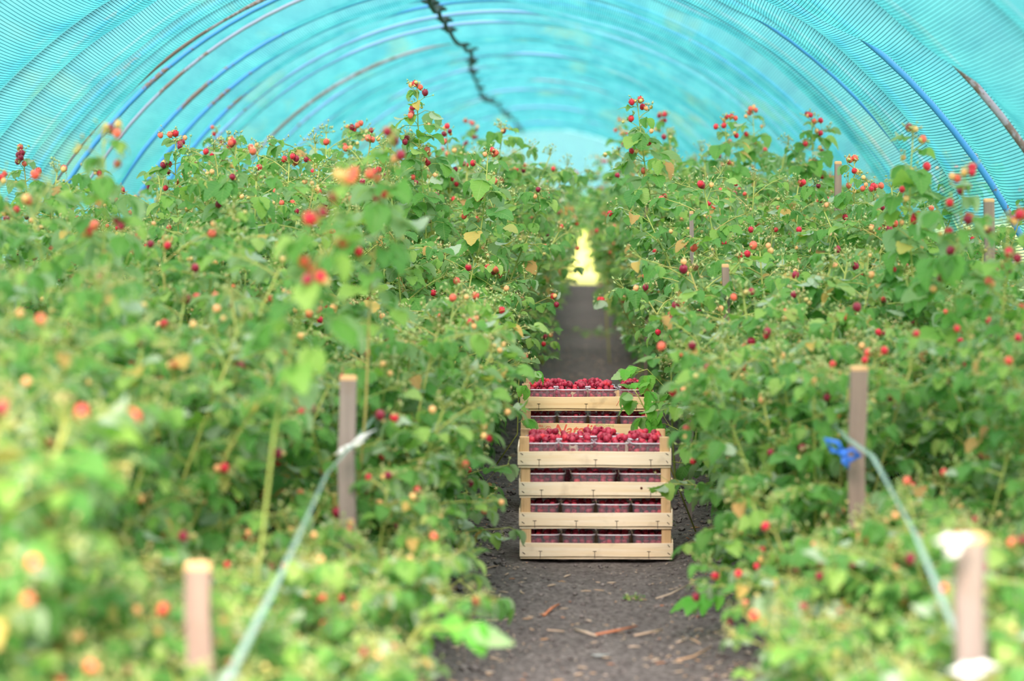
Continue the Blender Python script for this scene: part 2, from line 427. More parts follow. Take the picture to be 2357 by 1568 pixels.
def star(bd, p, r, rs):                                # bud / empty calyx: a bead with five pointed sepals
    ax = Vector((rs.uniform(-1,1), rs.uniform(-1,1), rs.uniform(-.3,1))).normalized()
    a = ax.orthogonal().normalized(); b = ax.cross(a)
    V = [tuple(p + ax*r*.5), tuple(p - ax*r*.4)]; Fc = []
    for k in range(5):
        q = 2*PI*k/5; e = a*math.cos(q)+b*math.sin(q); f = a*math.cos(q+.63)+b*math.sin(q+.63)
        V += [tuple(p + e*r*1.5 + ax*r*.35), tuple(p + f*r*.42 + ax*r*.15)]
    for k in range(5):
        s1 = 2+2*k; n1 = 3+2*k; pn = 3+2*((k-1) % 5)
        Fc += [(0, pn, s1), (0, s1, n1), (1, s1, pn), (1, n1, s1)]
    bd.add(V, Fc)

def cluster(p, d, st, bd, bl, rs, nb, nbud, spread=.05):
    for i in range(nb + nbud):
        e = (d + Vector((rs.uniform(-1,1), rs.uniform(-1,1), rs.uniform(-.7,1.0)))*1.2).normalized()
        L = spread*rs.uniform(.5, 1.25); q = p + e*L
        if i < nb:
            q.z -= L*.35
            st.tube([p, p+e*L*.6, q], [.001,.0009,.0009], 4, cap=False)
            bl.append((q, Vector((rs.uniform(-.5,.5), rs.uniform(-.5,.5), -1)).normalized(), rs.uniform(.0095, .0125)))
        else:
            st.tube([p, p+e*L*.6, q], [.001,.0008,.0007], 3, cap=False)
            star(bd, q, rs.uniform(.0042, .0075), rs)

# ---------------------------------------------------------------- berries
def berry_mesh(name, mat, seg=14, rings=11, nd=52, hollow=True, seed=0, elong=1.0):
    rs = random.Random(seed); fib = []
    for i in range(nd):
        z = 1-2*(i+.5)/nd; a = i*2.39996; r = math.sqrt(1-z*z); fib.append((r*math.cos(a), r*math.sin(a), z))
    fib = np.array(fib); d0 = math.sqrt(4*PI/nd)*.58
    prof = []                                           # unit radius; tip at -z, hollow mouth at +z
    for i in range(rings):
        t_ = i/(rings-1); th = PI*(1-t_*.86); prof.append((math.sin(th), math.cos(th)))
    V = []; Fc = []
    for (r, z) in prof:
        for k in range(seg):
            a = 2*PI*(k+.5*(len(V)//seg % 2))/seg; p = np.array((r*math.cos(a), r*math.sin(a), z))
            dmin = np.min(np.linalg.norm(fib-p, axis=1)); b = 1+.15*(1-min(1, (dmin/d0))**2)-.07
            taper = 1-.16*max(0, -z)
            V.append((p[0]*b*taper, p[1]*b*taper, p[2]*b*elong))
    for i in range(rings-1):
        for k in range(seg): Fc.append((i*seg+k, i*seg+(k+1) % seg, (i+1)*seg+(k+1) % seg, (i+1)*seg+k))
    if hollow:
        b0 = len(V)
        for (r, z) in ((.38, .75), (.26, .1)):
            for k in range(seg):
                a = 2*PI*k/seg; V.append((r*math.cos(a), r*math.sin(a), z*elong))
        last = (rings-1)*seg
        for base0, base1 in ((last, b0), (b0, b0+seg)):
            for k in range(seg): Fc.append((base0+k, base0+(k+1) % seg, base1+(k+1) % seg, base1+k))
        Fc.append(tuple(range(b0+seg, b0+2*seg)))
    else: Fc.append(tuple(range((rings-1)*seg, rings*seg)))
    mb = MB(); mb.add(V, Fc); return mb.mesh(name, mat)
BUSH_BERRY = []
for nm, mt, wgt in (('red', B_red, 22), ('dark', B_dark, 16), ('orange', B_orange, 16), ('cream', B_cream, 26), ('green', B_green, 20)):
    BUSH_BERRY.append((berry_mesh('raspberry_'+nm, mt, hollow=False, elong=1.12 if nm != 'green' else .95, seed=wgt), wgt, .8 if nm in ('cream',) else (.62 if nm == 'green' else 1)))
def calyx_mesh():
    b = MB(); V = [(0,0,.02)]; 
    for k in range(10):
        a = PI*k/5; r = 1.25 if k % 2 == 0 else .4; V.append((r*math.cos(a), r*math.sin(a), .28 if k % 2 == 0 else .04))
    b.add(V, [(0, 1+k, 1+(k+1) % 10) for k in range(10)]); return b.mesh('calyx', M_bud)
CALYX = calyx_mesh()
def add_berries(root, bl, rs, keep=1.0, calyx=False, pick=None):
    for (p, d, r) in bl:
        if rs.random() > keep: continue
        me, w, k = rs.choices(BUSH_BERRY, [b[1] for b in BUSH_BERRY])[0] if pick is None else rs.choices(BUSH_BERRY, pick)[0]
        b = bpy.data.objects.new('raspberry', me); col.objects.link(b); b.parent = root
        b.location = p; b.scale = (r*k,)*3
        b.rotation_euler = (-d).to_track_quat('Z', 'Y').to_euler()
        if calyx:
            c = bpy.data.objects.new('calyx', CALYX); col.objects.link(c); c.parent = b; c.location = (0,0,.9)

# ---------------------------------------------------------------- bushes
def curve_pts(p0, d0, L, bend, n=8):
    pts = [Vector(p0)]; d = Vector(d0).normalized()
    for i in range(n):
        pts.append(pts[-1] + d*L/n); d = (d + Vector(bend)/n).normalized()
    return pts
def make_bush(H, seed, W=.32, dens=1.0, low=True):
    rs = random.Random(seed); fol, st, bd, bl = MB(), MB(), MB(), []
    nc = 6
    for c in range(nc):
        az = 2*PI*c/nc + rs.uniform(-.4, .4); out = rs.uniform(.25, 1)*W
        h = H*rs.uniform(.72, 1.0); base = Vector((math.cos(az)*.07, math.sin(az)*.07, -.02))
        d0 = Vector((math.cos(az)*out*.7, math.sin(az)*out*.7, h))
        L = h*1.03; pts = curve_pts(base, d0, L, (math.cos(az)*out*.9, math.sin(az)*out*.9, -.25), 9)
        st.tube(pts, [.0052-.0003*i for i in range(10)], 6)
        n = int(L/.036); ph = rs.uniform(0, 6)
        for i in range(2, n):
            t_ = i/n*9; k = min(8, int(t_)); p = pts[k].lerp(pts[k+1], t_-k)
            a = ph + i*2.4
            compound_leaf(fol, st, p, a, rs.uniform(.055, .082)*(1 if i < n*.85 else .7), rs, rs.uniform(0, .7))
            if i % 3 == 0 and i > n*.12 or (i > n*.8 and i % 2 == 0):
                LL = rs.uniform(.12, .26)*(1.15 if i < n*.7 else .75)
                lp = curve_pts(p, (math.cos(a+1.2), math.sin(a+1.2), rs.uniform(.3, 1.0)), LL, (0,0,-.5), 4)
                st.tube(lp, [.0024,.0022,.002,.0017,.0014], 5, cap=False)
                for q in range(1, 5):
                    compound_leaf(fol, st, lp[q], a+1.2+(-1)**q*rs.uniform(.5, 1.3), rs.uniform(.045, .07), rs, rs.uniform(0,.5))
                high = i/n
                cluster(lp[-1], (lp[-1]-lp[-2]).normalized(), st, bd, bl, rs, (rs.choice((0,1,1,2,3)) if high > .45 else rs.choice((0,0,0,1))), (rs.randint(5, 10) if high > .4 else 1))
        cluster(pts[-1], Vector((0,0,1)), st, bd, bl, rs, rs.randint(2,4), 12, .05)
    return (st.mesh('canes', M_cane), fol.mesh('foliage', M_leaf), bd.mesh('flower_buds', M_bud), bl)
PROTO = {}
for name, H, n in (('low', .6, 4), ('mid', .86, 4), ('tall', 1.12, 5), ('high', 1.36, 6)):
    PROTO[name] = [make_bush(H, hash_ + 31*int(H*100)) for hash_ in range(n)]
def place_bush(kind, x, y, rz, sc, label, group, rs, keep, calyx=False):
    st, fol, bd, bl = PROTO[kind][rs.randrange(len(PROTO[kind]))]
    r = empty('raspberry_bush', (x, y, float(gz(x, y)) if y < 34 else 0), rz); r.scale = (sc,)*3
    tag(r, label, 'raspberry bush', group)
    for nm, me in (('canes', st), ('foliage', fol), ('flower_buds', bd)): tag(mkobj(nm, me, r), kind='stuff' if nm == 'flower_buds' else None)
    add_berries(r, bl, rs, keep, calyx)
    return r
rs = random.Random(21)
def zone(d): return ('blurred and nearer than the crates' if d < 5.6 else 'about level with the front crates' if d < 7.9 else 'sharp, past the front crates' if d < 12 else 'far and blurred, past the crates')
def row(side, x0, d0, d1, step, hfun, name, keep=lambda d: 1, sx=.05):
    d = d0
    while d < d1:
        k, sc = hfun(d); x = side*(x0(d) if callable(x0) else x0) + rs.uniform(-sx, sx)
        place_bush(k, x, d, rs.uniform(0, 6.28), sc*(rs.uniform(.94, 1.06) if d < 7 else rs.uniform(.84, 1.08)), 'leafy bush, %s, %s' % (name, zone(d)), 'raspberry bushes of the %s, %s' % (name, zone(d)), rs, keep(d), calyx=6.5 < d < 11)
        d += step*rs.uniform(.85, 1.15)*(1 if d < 13 else 1.3)
def h_inner(d):
    if d < 4.1: return 'low', .60
    if d < 5.0: return 'low', .70
    if d < 5.8: return 'low', .80
    if d < 6.8: return 'mid', .94
    if d < 7.8: return 'mid', 1.08
    if d < 8.6: return 'tall', .98
    if d > 19: return 'tall', 1.0
    return 'high', (.92 if d < 10 else 1.0)
def h_outer(d):
    if d < 3.4: return 'mid', .80
    if d < 4.4: return 'mid', .98
    if d < 6.6: return 'tall', (.88 if d < 5.6 else .96)
    return 'high', .90 if d < 8 else 1.0
kp = lambda d: .3 if d < 6 else .42 if d < 14 else (.35 if d < 20 else .15)
lerp_x = lambda d, *k: float(np.interp(d, (3, 7.5, 9.5, 14, 22), k))
row(-1, lambda d: lerp_x(d, .49, .58, .55, .48, .46), 2.5, 34, .35, h_inner, 'left row by the path', kp, .03)
row(1, lambda d: lerp_x(d, .54, .67, .66, .58, .56), 2.5, 34, .35, h_inner, 'right row by the path', kp, .03)
row(-1, .80, 3.0, 5.6, .36, lambda d: ('low', .8), 'left row, low middle part', kp)
row(1, .88, 3.0, 5.6, .36, lambda d: ('low', .85), 'right row, low middle part', kp)
row(-1, 1.10, 3.2, 34, .40, h_outer, 'left row, side away from path', kp)
row(1, 1.20, 4.2, 30, .40, lambda d: (h_outer(d)[0], h_outer(d)[1]*(.84 if d < 9.5 else .95)), 'right row, side away from path', kp)
row(-1, 1.85, 6.4, 30, .44, lambda d: ('high', .88), 'outermost left row by the net', kp)

# ---------------------------------------------------------------- tall fruiting shoots above the rows
def tall_cane(px, py, d, label, seed, nb=7, top=.34, lean=0, big=1.0, pick=None, foot=None):
    rs = random.Random(seed); tip = at(px, py, d); tip.z -= .02
    bx = (foot if foot is not None else tip.x - lean); base = Vector((bx, d, 0))
    n = 12; pts = []
    for i in range(n+1):
        t_ = i/n; pts.append(Vector(((tip.x-bx)*t_**1.6*1.0 + .012*math.sin(t_*9+seed), .015*math.sin(t_*7+seed*2), -.02 + (tip.z+.02)*t_)))
    st, fol, bd, bl = MB(), MB(), MB(), []
    st.tube(pts, [.0055-.0003*i for i in range(n+1)], 6)
    z0 = tip.z - top; m = int((top+(.5 if d > 6 else .2))/.042)
    for i in range(m):
        zf = (tip.z - (i+.4)*.042)/tip.z*n; k = max(0, min(n-1, int(zf))); p = pts[k].lerp(pts[k+1], zf-k); a = i*2.4+seed
        compound_leaf(fol, st, p, a, rs.uniform(.06, .088)*big*(.62 if i < 2 else 1), rs, rs.uniform(.0, .6))
        if i > 1: compound_leaf(fol, st, p, a+2.9, rs.uniform(.05, .08)*big, rs, rs.uniform(-.2, .3))
        if i < top/.042 and i % 1 == 0:
            lp = curve_pts(p, (math.cos(a+1), math.sin(a+1), .9), rs.uniform(.025, .06), (0,0,-.5), 3)
            st.tube(lp, [.0018,.0016,.0014,.0012], 4, cap=False)
            cluster(lp[-1], Vector((0,0,1)), st, bd, bl, rs, rs.choice((1,2,2,3)) if i < nb else rs.choice((0,1)), rs.randint(2,5), .034)
    cluster(pts[-1], Vector((0,0,1)), st, bd, bl, rs, 3, 5, .032)
    r = empty('raspberry_shoot', (bx, d, 0))
    tag(r, label, 'raspberry shoot', 'tall fruiting shoots standing above the rows')
    st.build('cane', M_cane, r); fol.build('foliage', M_leaf, r); tag(bd.build('flower_buds', M_bud, r), kind='stuff')
    add_berries(r, bl, rs, 1, True, pick)
for i, a in enumerate([
    (968, 192, 9.0, 'tallest left shoot with pink and red berries above the leaves, against the cyan net', 9, .36, -.02),
    (1468, 226, 9.2, 'tallest shoot right of the path with a crown of berries and cupped pale leaves', 8, .40, -.16),
    (1520, 262, 12.5, 'blurred shoot with dark berries close behind the tallest right one', 7, .3, -.1),
    (1424, 275, 13.5, 'soft shoot of red berries leaning over the path, left of the tallest right one', 7, .3, -.12),
    (228, 292, 5.6, 'blurred foreground shoot at far left with one pink berry at its tip', 8, .3, .0),
    (52, 345, 9.0, 'sharp shoot at the left edge with small red and brown berries', 7, .3, .0),
    (412, 302, 8.8, 'shoot with cream and red berries on the left, in front of two blue pipes', 9, .3, .04),
    (546, 318, 7.6, 'shoot with a large cream berry, right of the cream and red one on the left', 6, .3, .0),
    (492, 300, 11.5, 'plain green shoot peeping over, between two berried shoots on the left', 2, .2, .0),
    (800, 288, 10.0, 'leafy shoot without ripe fruit, left of the tallest left one', 1, .2, .0),
    (1118, 345, 8.6, 'cluster shoot with many dark red berries at the inner edge of the left row', 10, .26, .08),
    (1030, 300, 10.2, 'cream and red berried shoot between the tallest left one and the dark cluster', 7, .3, .0),
    (1092, 282, 14.0, 'blurred leafy shoot at the top inner edge of the left row', 4, .3, .0),
    (1188, 322, 18.0, 'faint shoot under the far end of the dark cord', 4, .3, .0),
    (905, 312, 5.8, 'big blurred shoot with red berries just below the tallest left one', 6, .3, .12),
    (780, 395, 4.6, 'big blurred foreground shoot with dark berry pair, left of the centre', 7, .24, .22),
    (1662, 268, 10.6, 'shoot with fuzzy buds and red berries on the right, left of a leafy one', 7, .3, .0),
    (1730, 252, 11.2, 'leafy shoot with hardly a berry between two berried ones on the right', 1, .3, .0),
    (1868, 262, 10.8, 'shoot with a red berry pair right of the leafy one on the right', 7, .32, .0),
    (1968, 366, 8.8, 'round-topped shoot with red and cream berries beside the wooden stake on the right', 9, .3, .0),
    (2098, 292, 7.0, 'soft shoot of crimson berries in front of the boldest blue pipe', 9, .3, .0),
    (2205, 390, 6.2, 'blurred shoot with crimson berries near the right edge', 8, .3, .0),
    (2300, 500, 6.0, 'low blurred shoot with dark berries at the right edge beside the stake', 8, .2, .0),
    (690, 352, 9.6, 'small shoot with a few berries left of the leafy unripe one', 4, .2, .0),
    (2010, 420, 8.4, 'short shoot with green buds hanging over at the foot of the round-topped one', 3, .2, .0),
    (1385, 360, 17.0, 'blurred shoot with orange berries at the inner edge of the right row', 6, .25, -.05)]):
    tall_cane(*a[:4], seed=i+40, nb=a[4], top=a[5], lean=a[6], big=1.18 if a[2] > 6 else 1.05)

# ---------------------------------------------------------------- young shoot leaning in front of the back crates, low sprays over the path
def spray(name, label, pts, leaves, mat=M_young, berries=0, seed=0, rr=.003):
    rs = random.Random(seed); pts = [Vector(p) for p in pts]; st, fol, bd, bl = MB(), MB(), MB(), []
    st.tube(pts, [rr*(1-.5*i/(len(pts)-1)) for i in range(len(pts))], 6)
    o0 = pts[0].copy()
    for (t_, az, L, tilt) in leaves:
        f = t_*(len(pts)-1); k = min(len(pts)-2, int(f)); p = pts[k].lerp(pts[k+1], f-k)
        q = p + Vector((math.cos(az), math.sin(az), .35))*L*.5
        st.tube([p, q], [.0012, .001], 4, cap=False)
        put_leaflet(fol, q, Vector((math.cos(az), math.sin(az), tilt)), L, rs)
        for s in (-1, 1): put_leaflet(fol, q, Vector((math.cos(az+s*1.2), math.sin(az+s*1.2), tilt+rs.uniform(-.2,.2))), L*.78, rs)
    r = empty(name, (0,0,0)); tag(r, label, 'raspberry shoot')
    st.build('stem', M_cane, r); fol.build('foliage', mat, r)
    if berries:
        cluster(pts[-1], Vector((0,0,1)), st, bd, bl, rs, berries, 6, .05); tag(bd.build('flower_buds', M_bud, r), kind='stuff'); add_berries(r, bl, rs, 1, True)
    return r
spray('raspberry_sucker', 'young bright green shoot leaning across the right side of the back crates',
      [(.42,8.16,.0), at(1518,1010,8.1), at(1500,975,8.06), at(1484,940,8.04), at(1470,912,8.02), at(1462,900,8.02)],
      [(.30,.1,.055,-.5),(.42,2.6,.072,-1.0),(.45,-1.3,.09,-1.3),(.62,-1.0,.085,-1.5),(.66,2.9,.075,-.8),(.80,3.3,.07,-.9),(.83,-.4,.085,-1.3),(.97,1.6,.04,1.4),(1,3.0,.04,.8),(1,.2,.04,1.0)], seed=3)
spray('raspberry_spray', 'arching spray with hanging leaves over the path, from the left row past the crates', [(-.35,10.6,.3),(-.25,10.5,.5),at(1215,740,10.4),at(1240,760,10.3),at(1262,790,10.2)],
      [(.3,.5,.07,-.6),(.5,-.8,.07,-1),(.7,.4,.065,-.8),(.85,-1.2,.06,-1.2),(1,-.3,.05,-1)], M_leaf, 3, 8)
spray('raspberry_spray', 'spray with drooping leaves and a bud cluster over the path, from the right row', [(.45,10.9,.35),(.3,10.8,.5),at(1420,680,10.6),at(1395,690,10.5),at(1380,700,10.5)],
      [(.3,2.5,.07,-.6),(.5,-2.2,.08,-1.1),(.7,2.8,.07,-.9),(.9,-1.8,.07,-1.4)], M_leaf, 2, 9)
spray('raspberry_spray', 'low leafy spray at the left of the back crates, tips drooping', [(-.3,8.6,.2),(-.22,8.55,.32),at(1195,868,8.5),at(1215,862,8.5)],
      [(.4,.3,.07,-.6),(.6,-1,.06,-.9),(.8,1,.06,-.5),(1,0,.06,-.9)], M_young, 0, 10)
spray('raspberry_spray', 'bright leaves drooping over the path beside the back crates, from the right row', [(.5,8.9,.35),(.36,8.8,.44),at(1490,850,8.7),at(1462,858,8.7)],
      [(.3,2.5,.08,-.6),(.55,-2.5,.08,-.9),(.75,2.9,.075,-.6),(1,-2.9,.07,-.9)], M_young, 0, 11)
spray('raspberry_spray', 'dark green leaf hanging low over the soil at the left of the near path', [(-.4,6.0,.12),(-.3,5.95,.2),at(1120,1395,5.9)],
      [(.5,.5,.07,-.6),(1,-.2,.075,-1.3)], M_leaf, 0, 12)
spray('raspberry_spray', 'lime green broad leaf low at the left edge of the near path, blurred', [(-.42,4.6,.2),(-.3,4.55,.33),at(1045,1455,4.5)],
      [(.5,.3,.08,-.4),(1,-.3,.09,-1.0)], M_young, 0, 13)
spray('raspberry_spray', 'fresh pointed leaves reaching over the soil at the right of the near path', [(.55,6.3,.05),(.44,6.25,.14),at(1640,1400,6.2)],
      [(.5,2.6,.07,-.2),(.8,-2.4,.07,-.5),(1,3.0,.08,-.3)], M_young, 0, 14)

# ---------------------------------------------------------------- stakes, tapes
def stake(px, py, d, w, label, gray=False, rnd=False, lean=0):
    p = at(px, py, d); r = empty('wooden_stake', (p.x, d, 0)); tag(r, label, 'stake', 'wooden stakes in the rows')
    m = MB(); n = 9; pts = [Vector((lean*(1-i/n)+.003*math.sin(i*1.7+d), 0, -.15+(p.z+.15)*i/n)) for i in range(n+1)]
    seg = 10 if rnd else 4
    V = []; Fc = []
    for i, q in enumerate(pts):
        for k in range(seg):
            a = 2*PI*(k+.5)/seg; rr = w*.5*(1.0 if rnd else 1.28)*(1+.04*math.sin(k*3+i*1.3))
            V.append((q.x+math.cos(a)*rr, q.y+math.sin(a)*rr*(1 if rnd else .6), q.z))
    for i in range(n):
        for k in range(seg): Fc.append((i*seg+k, i*seg+(k+1) % seg, (i+1)*seg+(k+1) % seg, (i+1)*seg+k))
    m.add(V, Fc); m.build('post', M_stake_gray if gray else M_stake, r, smooth=rnd, bevel=0)
    m = MB(); top = V[-seg:]; c = np.mean(np.array(top), 0)
    V2 = [(c[0]+(x-c[0])*s_, c[1]+(y-c[1])*s_, z+dz) for s_, dz in ((1.001, -.004), (1.02, .003), (.8, .007)) for (x, y, z) in top]
    m.add(V2, [(i*seg+k, i*seg+(k+1) % seg, (i+1)*seg+(k+1) % seg, (i+1)*seg+k) for i in range(2) for k in range(seg)] + [tuple(range(2*seg, 3*seg))])
    tag(m.build('cut_top', M_cut, r, smooth=False), 'pale sawn top')
    return r
stake(797, 872, 5.6, .044, 'grey wooden stake with a white tie, taller of the two blurred ones at left', True)
stake(446, 1312, 3.9, .046, 'blurred reddish wooden stake at the bottom left, beside the slanting tape', False, lean=.02)
stake(1974, 848, 5.6, .044, 'brown wooden stake with a blue ribbon in the right row', False)
stake(2238, 1240, 3.7, .05, 'thick grey wooden stake at the lower right, white wrapping at its top', True, True)
stake(1926, 376, 9.0, .028, 'short pale stake top beside the round-topped shoot on the right')
stake(2270, 462, 7.4, .034, 'stake top at the right edge in front of the net')
stake(1592, 490, 8.5, .016, 'thin dark weathered stick among berries in the right row', True)
stake(1670, 612, 7.7, .025, 'pale stake top half hidden in leaves right of the thin dark stick')
stake(1488, 440, 10.5, .018, 'pinkish stake stub near the tallest right shoot')

def ribbon(name, pts, w, mat, label, cat, group=None):
    pts = [Vector(p) for p in pts]; n = len(pts); V = []
    fine = []
    for i in range(n-1):
        for k in range(6): fine.append(pts[i].lerp(pts[i+1], k/6))
    fine.append(pts[-1])
    for i, p in enumerate(fine):
        t_ = (fine[min(i+1, len(fine)-1)]-fine[max(i-1, 0)]).normalized(); s = t_.cross(Vector((0,0,1))); s = s.normalized() if s.length > .01 else Vector((1,0,0))
        u = s.cross(t_); tw = .5*math.sin(i*.25)
        s = s*math.cos(tw)+u*math.sin(tw); u = s.cross(t_)
        for a, b in ((-1,-1),(1,-1),(1,1),(-1,1)): V.append(tuple(p + s*a*w/2 + u*b*.0006))
    m = MB(); m.add(V, [(i*4+k, i*4+(k+1) % 4, i*4+4+(k+1) % 4, i*4+4+k) for i in range(len(fine)-1) for k in range(4)] + [(0,1,2,3)])
    return tag(m.build(name, mat), label, cat, group)
ribbon('support_tape', [(-.52,9.5,.72),(-.53,7.5,.64),(-.535,5.58,.59),(-.55,5.1,.57),(-.55,4.3,.474),(-.55,3.67,.414),(-.57,2.6,.36)], .013, M_tape, 'pale clear tape slanting down from the tied stake to the lower left', 'tape')
ribbon('support_tape', [(.63,9.0,.7),(.64,6.6,.635),(.645,6.25,.612),(.64,5.56,.605),(.66,5.24,.597),(.66,4.88,.554),(.66,4.57,.517),(.63,3.75,.42)], .012, M_tape, 'pale clear tape slanting past the stake with the blue ribbon in the right row', 'tape')
ribbon('support_string', [(1.15,11.4,1.2),(1.15,9.3,1.135),(1.15,8.5,1.096),(1.2,7.4,1.02)], .005, M_white, 'thin white string showing by the net, below the round-topped shoot', 'string')
def knot(name, ctr, lobes, mat, label, cat):
    m = MB(); c = Vector(ctr)
    for (dx, dz, r) in lobes:
        e = Vector((dx, -.005, dz)); side = Vector((-dz, 0, dx)).normalized()*r
        m.tube([c, c+e*.5+side*.6, c+e*1.0, c+e*.5-side*.6, c], [.003,.006,.009,.006,.003], 6)
    m.tube([c+Vector((-.008,0,-.002)), c+Vector((.008,-.004,.004))], .008, 8)
    return tag(m.build(name, mat), label, cat)
p = at(1940,1042,5.55)
knot('ribbon_bow', (p.x, 5.53, p.z), [(-.042,.034,.02),(.036,-.004,.022),(.012,-.03,.012)], M_blue, 'bright blue ribbon knotted on the brown stake in the right row', 'ribbon')
p = at(800,1032,5.56)
knot('tape_tie', (p.x, 5.53, p.z), [(.066,.044,.008),(-.026,-.012,.006),(.05,.03,.007)], M_white, 'white plastic tie twisted round the grey stake in the left row', 'tie')
p = at(2205,1245,3.66)
knot('tape_tie', (p.x, 3.63, p.z), [(-.035,.004,.016),(.012,.01,.01),(-.02,-.018,.012)], M_white, 'white wrapping beside the top of the thick grey stake', 'tie')
p = at(2240,1540,3.64)
knot('tape_tie', (p.x, 3.63, p.z), [(-.03,-.002,.012),(.035,.004,.012),(.0,-.02,.012)], M_white, 'white band round the thick grey stake at the bottom edge', 'tie')

# ---------------------------------------------------------------- crates
CW, CD = .5, .3
def wavy_board(x0, x1, y0, y1, z0, z1, rs, axis='x', n=14):
    m = MB(); V = []; a, b = rs.uniform(0, 6), rs.uniform(0, 6); w = rs.uniform(.0006, .0016)
    for i in range(n+1):
        t_ = i/n
        zt = z1 + w*math.sin(t_*7+a); zb = z0 + w*.8*math.sin(t_*9+b)
        if axis == 'x': x = x0+(x1-x0)*t_; V += [(x,y0,zb),(x,y1,zb),(x,y1,zt),(x,y0,zt)]
        else: y = y0+(y1-y0)*t_; V += [(x0,y,zb),(x1,y,zb),(x1,y,zt),(x0,y,zt)]
    Fc = [(i*4+k, i*4+(k+1) % 4, i*4+4+(k+1) % 4, i*4+4+k) for i in range(n) for k in range(4)] + [(3,2,1,0), tuple(n*4+k for k in range(4))]
    m.add(V, Fc); return m
def make_crate(loc, rz, label, mboard, seed, staples=3, post_x=None, tilt=0):
    rs = random.Random(seed); r = empty('wooden_crate', loc, rz); r.rotation_euler.y = tilt
    tag(r, label, 'crate', 'stacked wooden berry crates')
    hw, hd = CW/2, CD/2; pc = rs.uniform(-.002, .002)
    for nm, y in (('front_board', -hd), ('back_board', hd)):
        s = 1 if y > 0 else -1
        b = wavy_board(-hw, hw, min(y, y+.006*s), max(y, y+.006*s), .009, .053, rs); o = b.build(nm, mboard, r, smooth=False, bevel=.0012)
        u = wavy_board(-hw+.002, hw-.002, min(y, y-.03*s) , max(y, y-.03*s)+.001, .0, .0075, rs); u.build('bottom_rail', mboard, r, smooth=False, bevel=.001)
        if s < 0:
            for i in range(staples):                   # bent wire staples with their splits
                x = -hw + CW*(i+.5 + (.0 if staples == 4 else 0))/staples + rs.uniform(-.008, .008) + (-.015 if i == 0 else .012 if i == staples-1 else 0)
                sm = MB(); sm.box((x-.0008, y-.0075, .004), (x+.0008, y-.006, .027)); sm.box((x-.006, y-.0075, .0262), (x+.006, y-.006, .0275)); sm.build('staple', M_staple, o, smooth=False)
            for x in (-hw+.014, hw-.014):
                for z in (.02, .045):
                    sm = MB(); R = Matrix.Rotation(rs.uniform(.5, 1), 3, 'Y'); sm.box((x-.005, y-.0072, z-.001), (x+.005, y-.006, z+.001), R=R); sm.build('staple', M_staple, o, smooth=False)
        o_front = o if s < 0 else None
        if s < 0: front = o
    for x in (-hw, hw):
        s = 1 if x > 0 else -1
        wavy_board(min(x, x-.005*s), max(x, x-.005*s), -hd+.001, hd-.001, .009, .064, rs, 'y').build('end_board', mboard, r, smooth=False, bevel=.001)
        for y in (-hd+.016, hd-.016):
            m = MB(); xc = x - s*.022; top = .1 - .0005
            w_ = .0155
            m.box((xc-w_, y-.0145, .009), (xc+w_, y+.0145, top)); m.build('corner_post', M_post, r, smooth=False, bevel=.0015)
    fl = MB()
    for k in range(5):
        y = -hd+.03+k*(CD-.06)/4; fl.box((-hw+.006, y-.022, .0076), (hw-.006, y+.022, .0105))
    fl.build('floor_slats', mboard, r, smooth=False)
    return r, front

def punnet_mesh(w, d, h=.068):
    def ring(f, z, rc, n=6):
        hw, hd = w/2*f, d/2*f; P = []
        for cx, cy, a0 in ((hw-rc, hd-rc, 0), (-hw+rc, hd-rc, PI/2), (-hw+rc, -hd+rc, PI), (hw-rc, -hd+rc, 3*PI/2)):
            for k in range(n): a = a0+PI/2*k/(n-1); P.append((cx+math.cos(a)*rc, cy+math.sin(a)*rc, z))
        return P
    n = 24; body = MB(); rings = [ring(.84, .0005, .016), ring(.86, .006, .018)] + [ring(.86+.10*(z/h)**.8, z, .02) for z in (.02, .035, .05, h-.003)]
    V = sum(rings, [])
    body.add(V, [(i*n+k, i*n+(k+1) % n, (i+1)*n+(k+1) % n, (i+1)*n+k) for i in range(len(rings)-1) for k in range(n)] + [tuple(range(n))[::-1]])
    rim = MB(); R = [ring(.965, h-.003, .022), ring(1.0, h-.004, .024), ring(1.0, h, .024), ring(.955, h+.001, .022), ring(.95, h-.003, .022)]
    V = sum(R, []); rim.add(V, [(i*n+k, i*n+(k+1) % n, ((i+1) % 5)*n+(k+1) % n, ((i+1) % 5)*n+k) for i in range(5) for k in range(n)])
    return body.mesh('punnet_tray', M_clear), rim.mesh('punnet_rim', M_rim)
PM = {}
BERRY_HI = [berry_mesh('picked_raspberry', B_picked, 14, 11, 48, True, s, e) for s, e in ((1, 1.0), (2, 1.12), (3, 1.22))]
def low_berry():
    me = berry_mesh('low', B_picked, 9, 7, 40, True, 5, 1.1)
    V = np.array([v.co[:] for v in me.vertices]); Fc = [tuple(p.vertices) for p in me.polygons]
    bpy.data.meshes.remove(me); return V, Fc
LB = low_berry(); rest = MB(); count = [0]
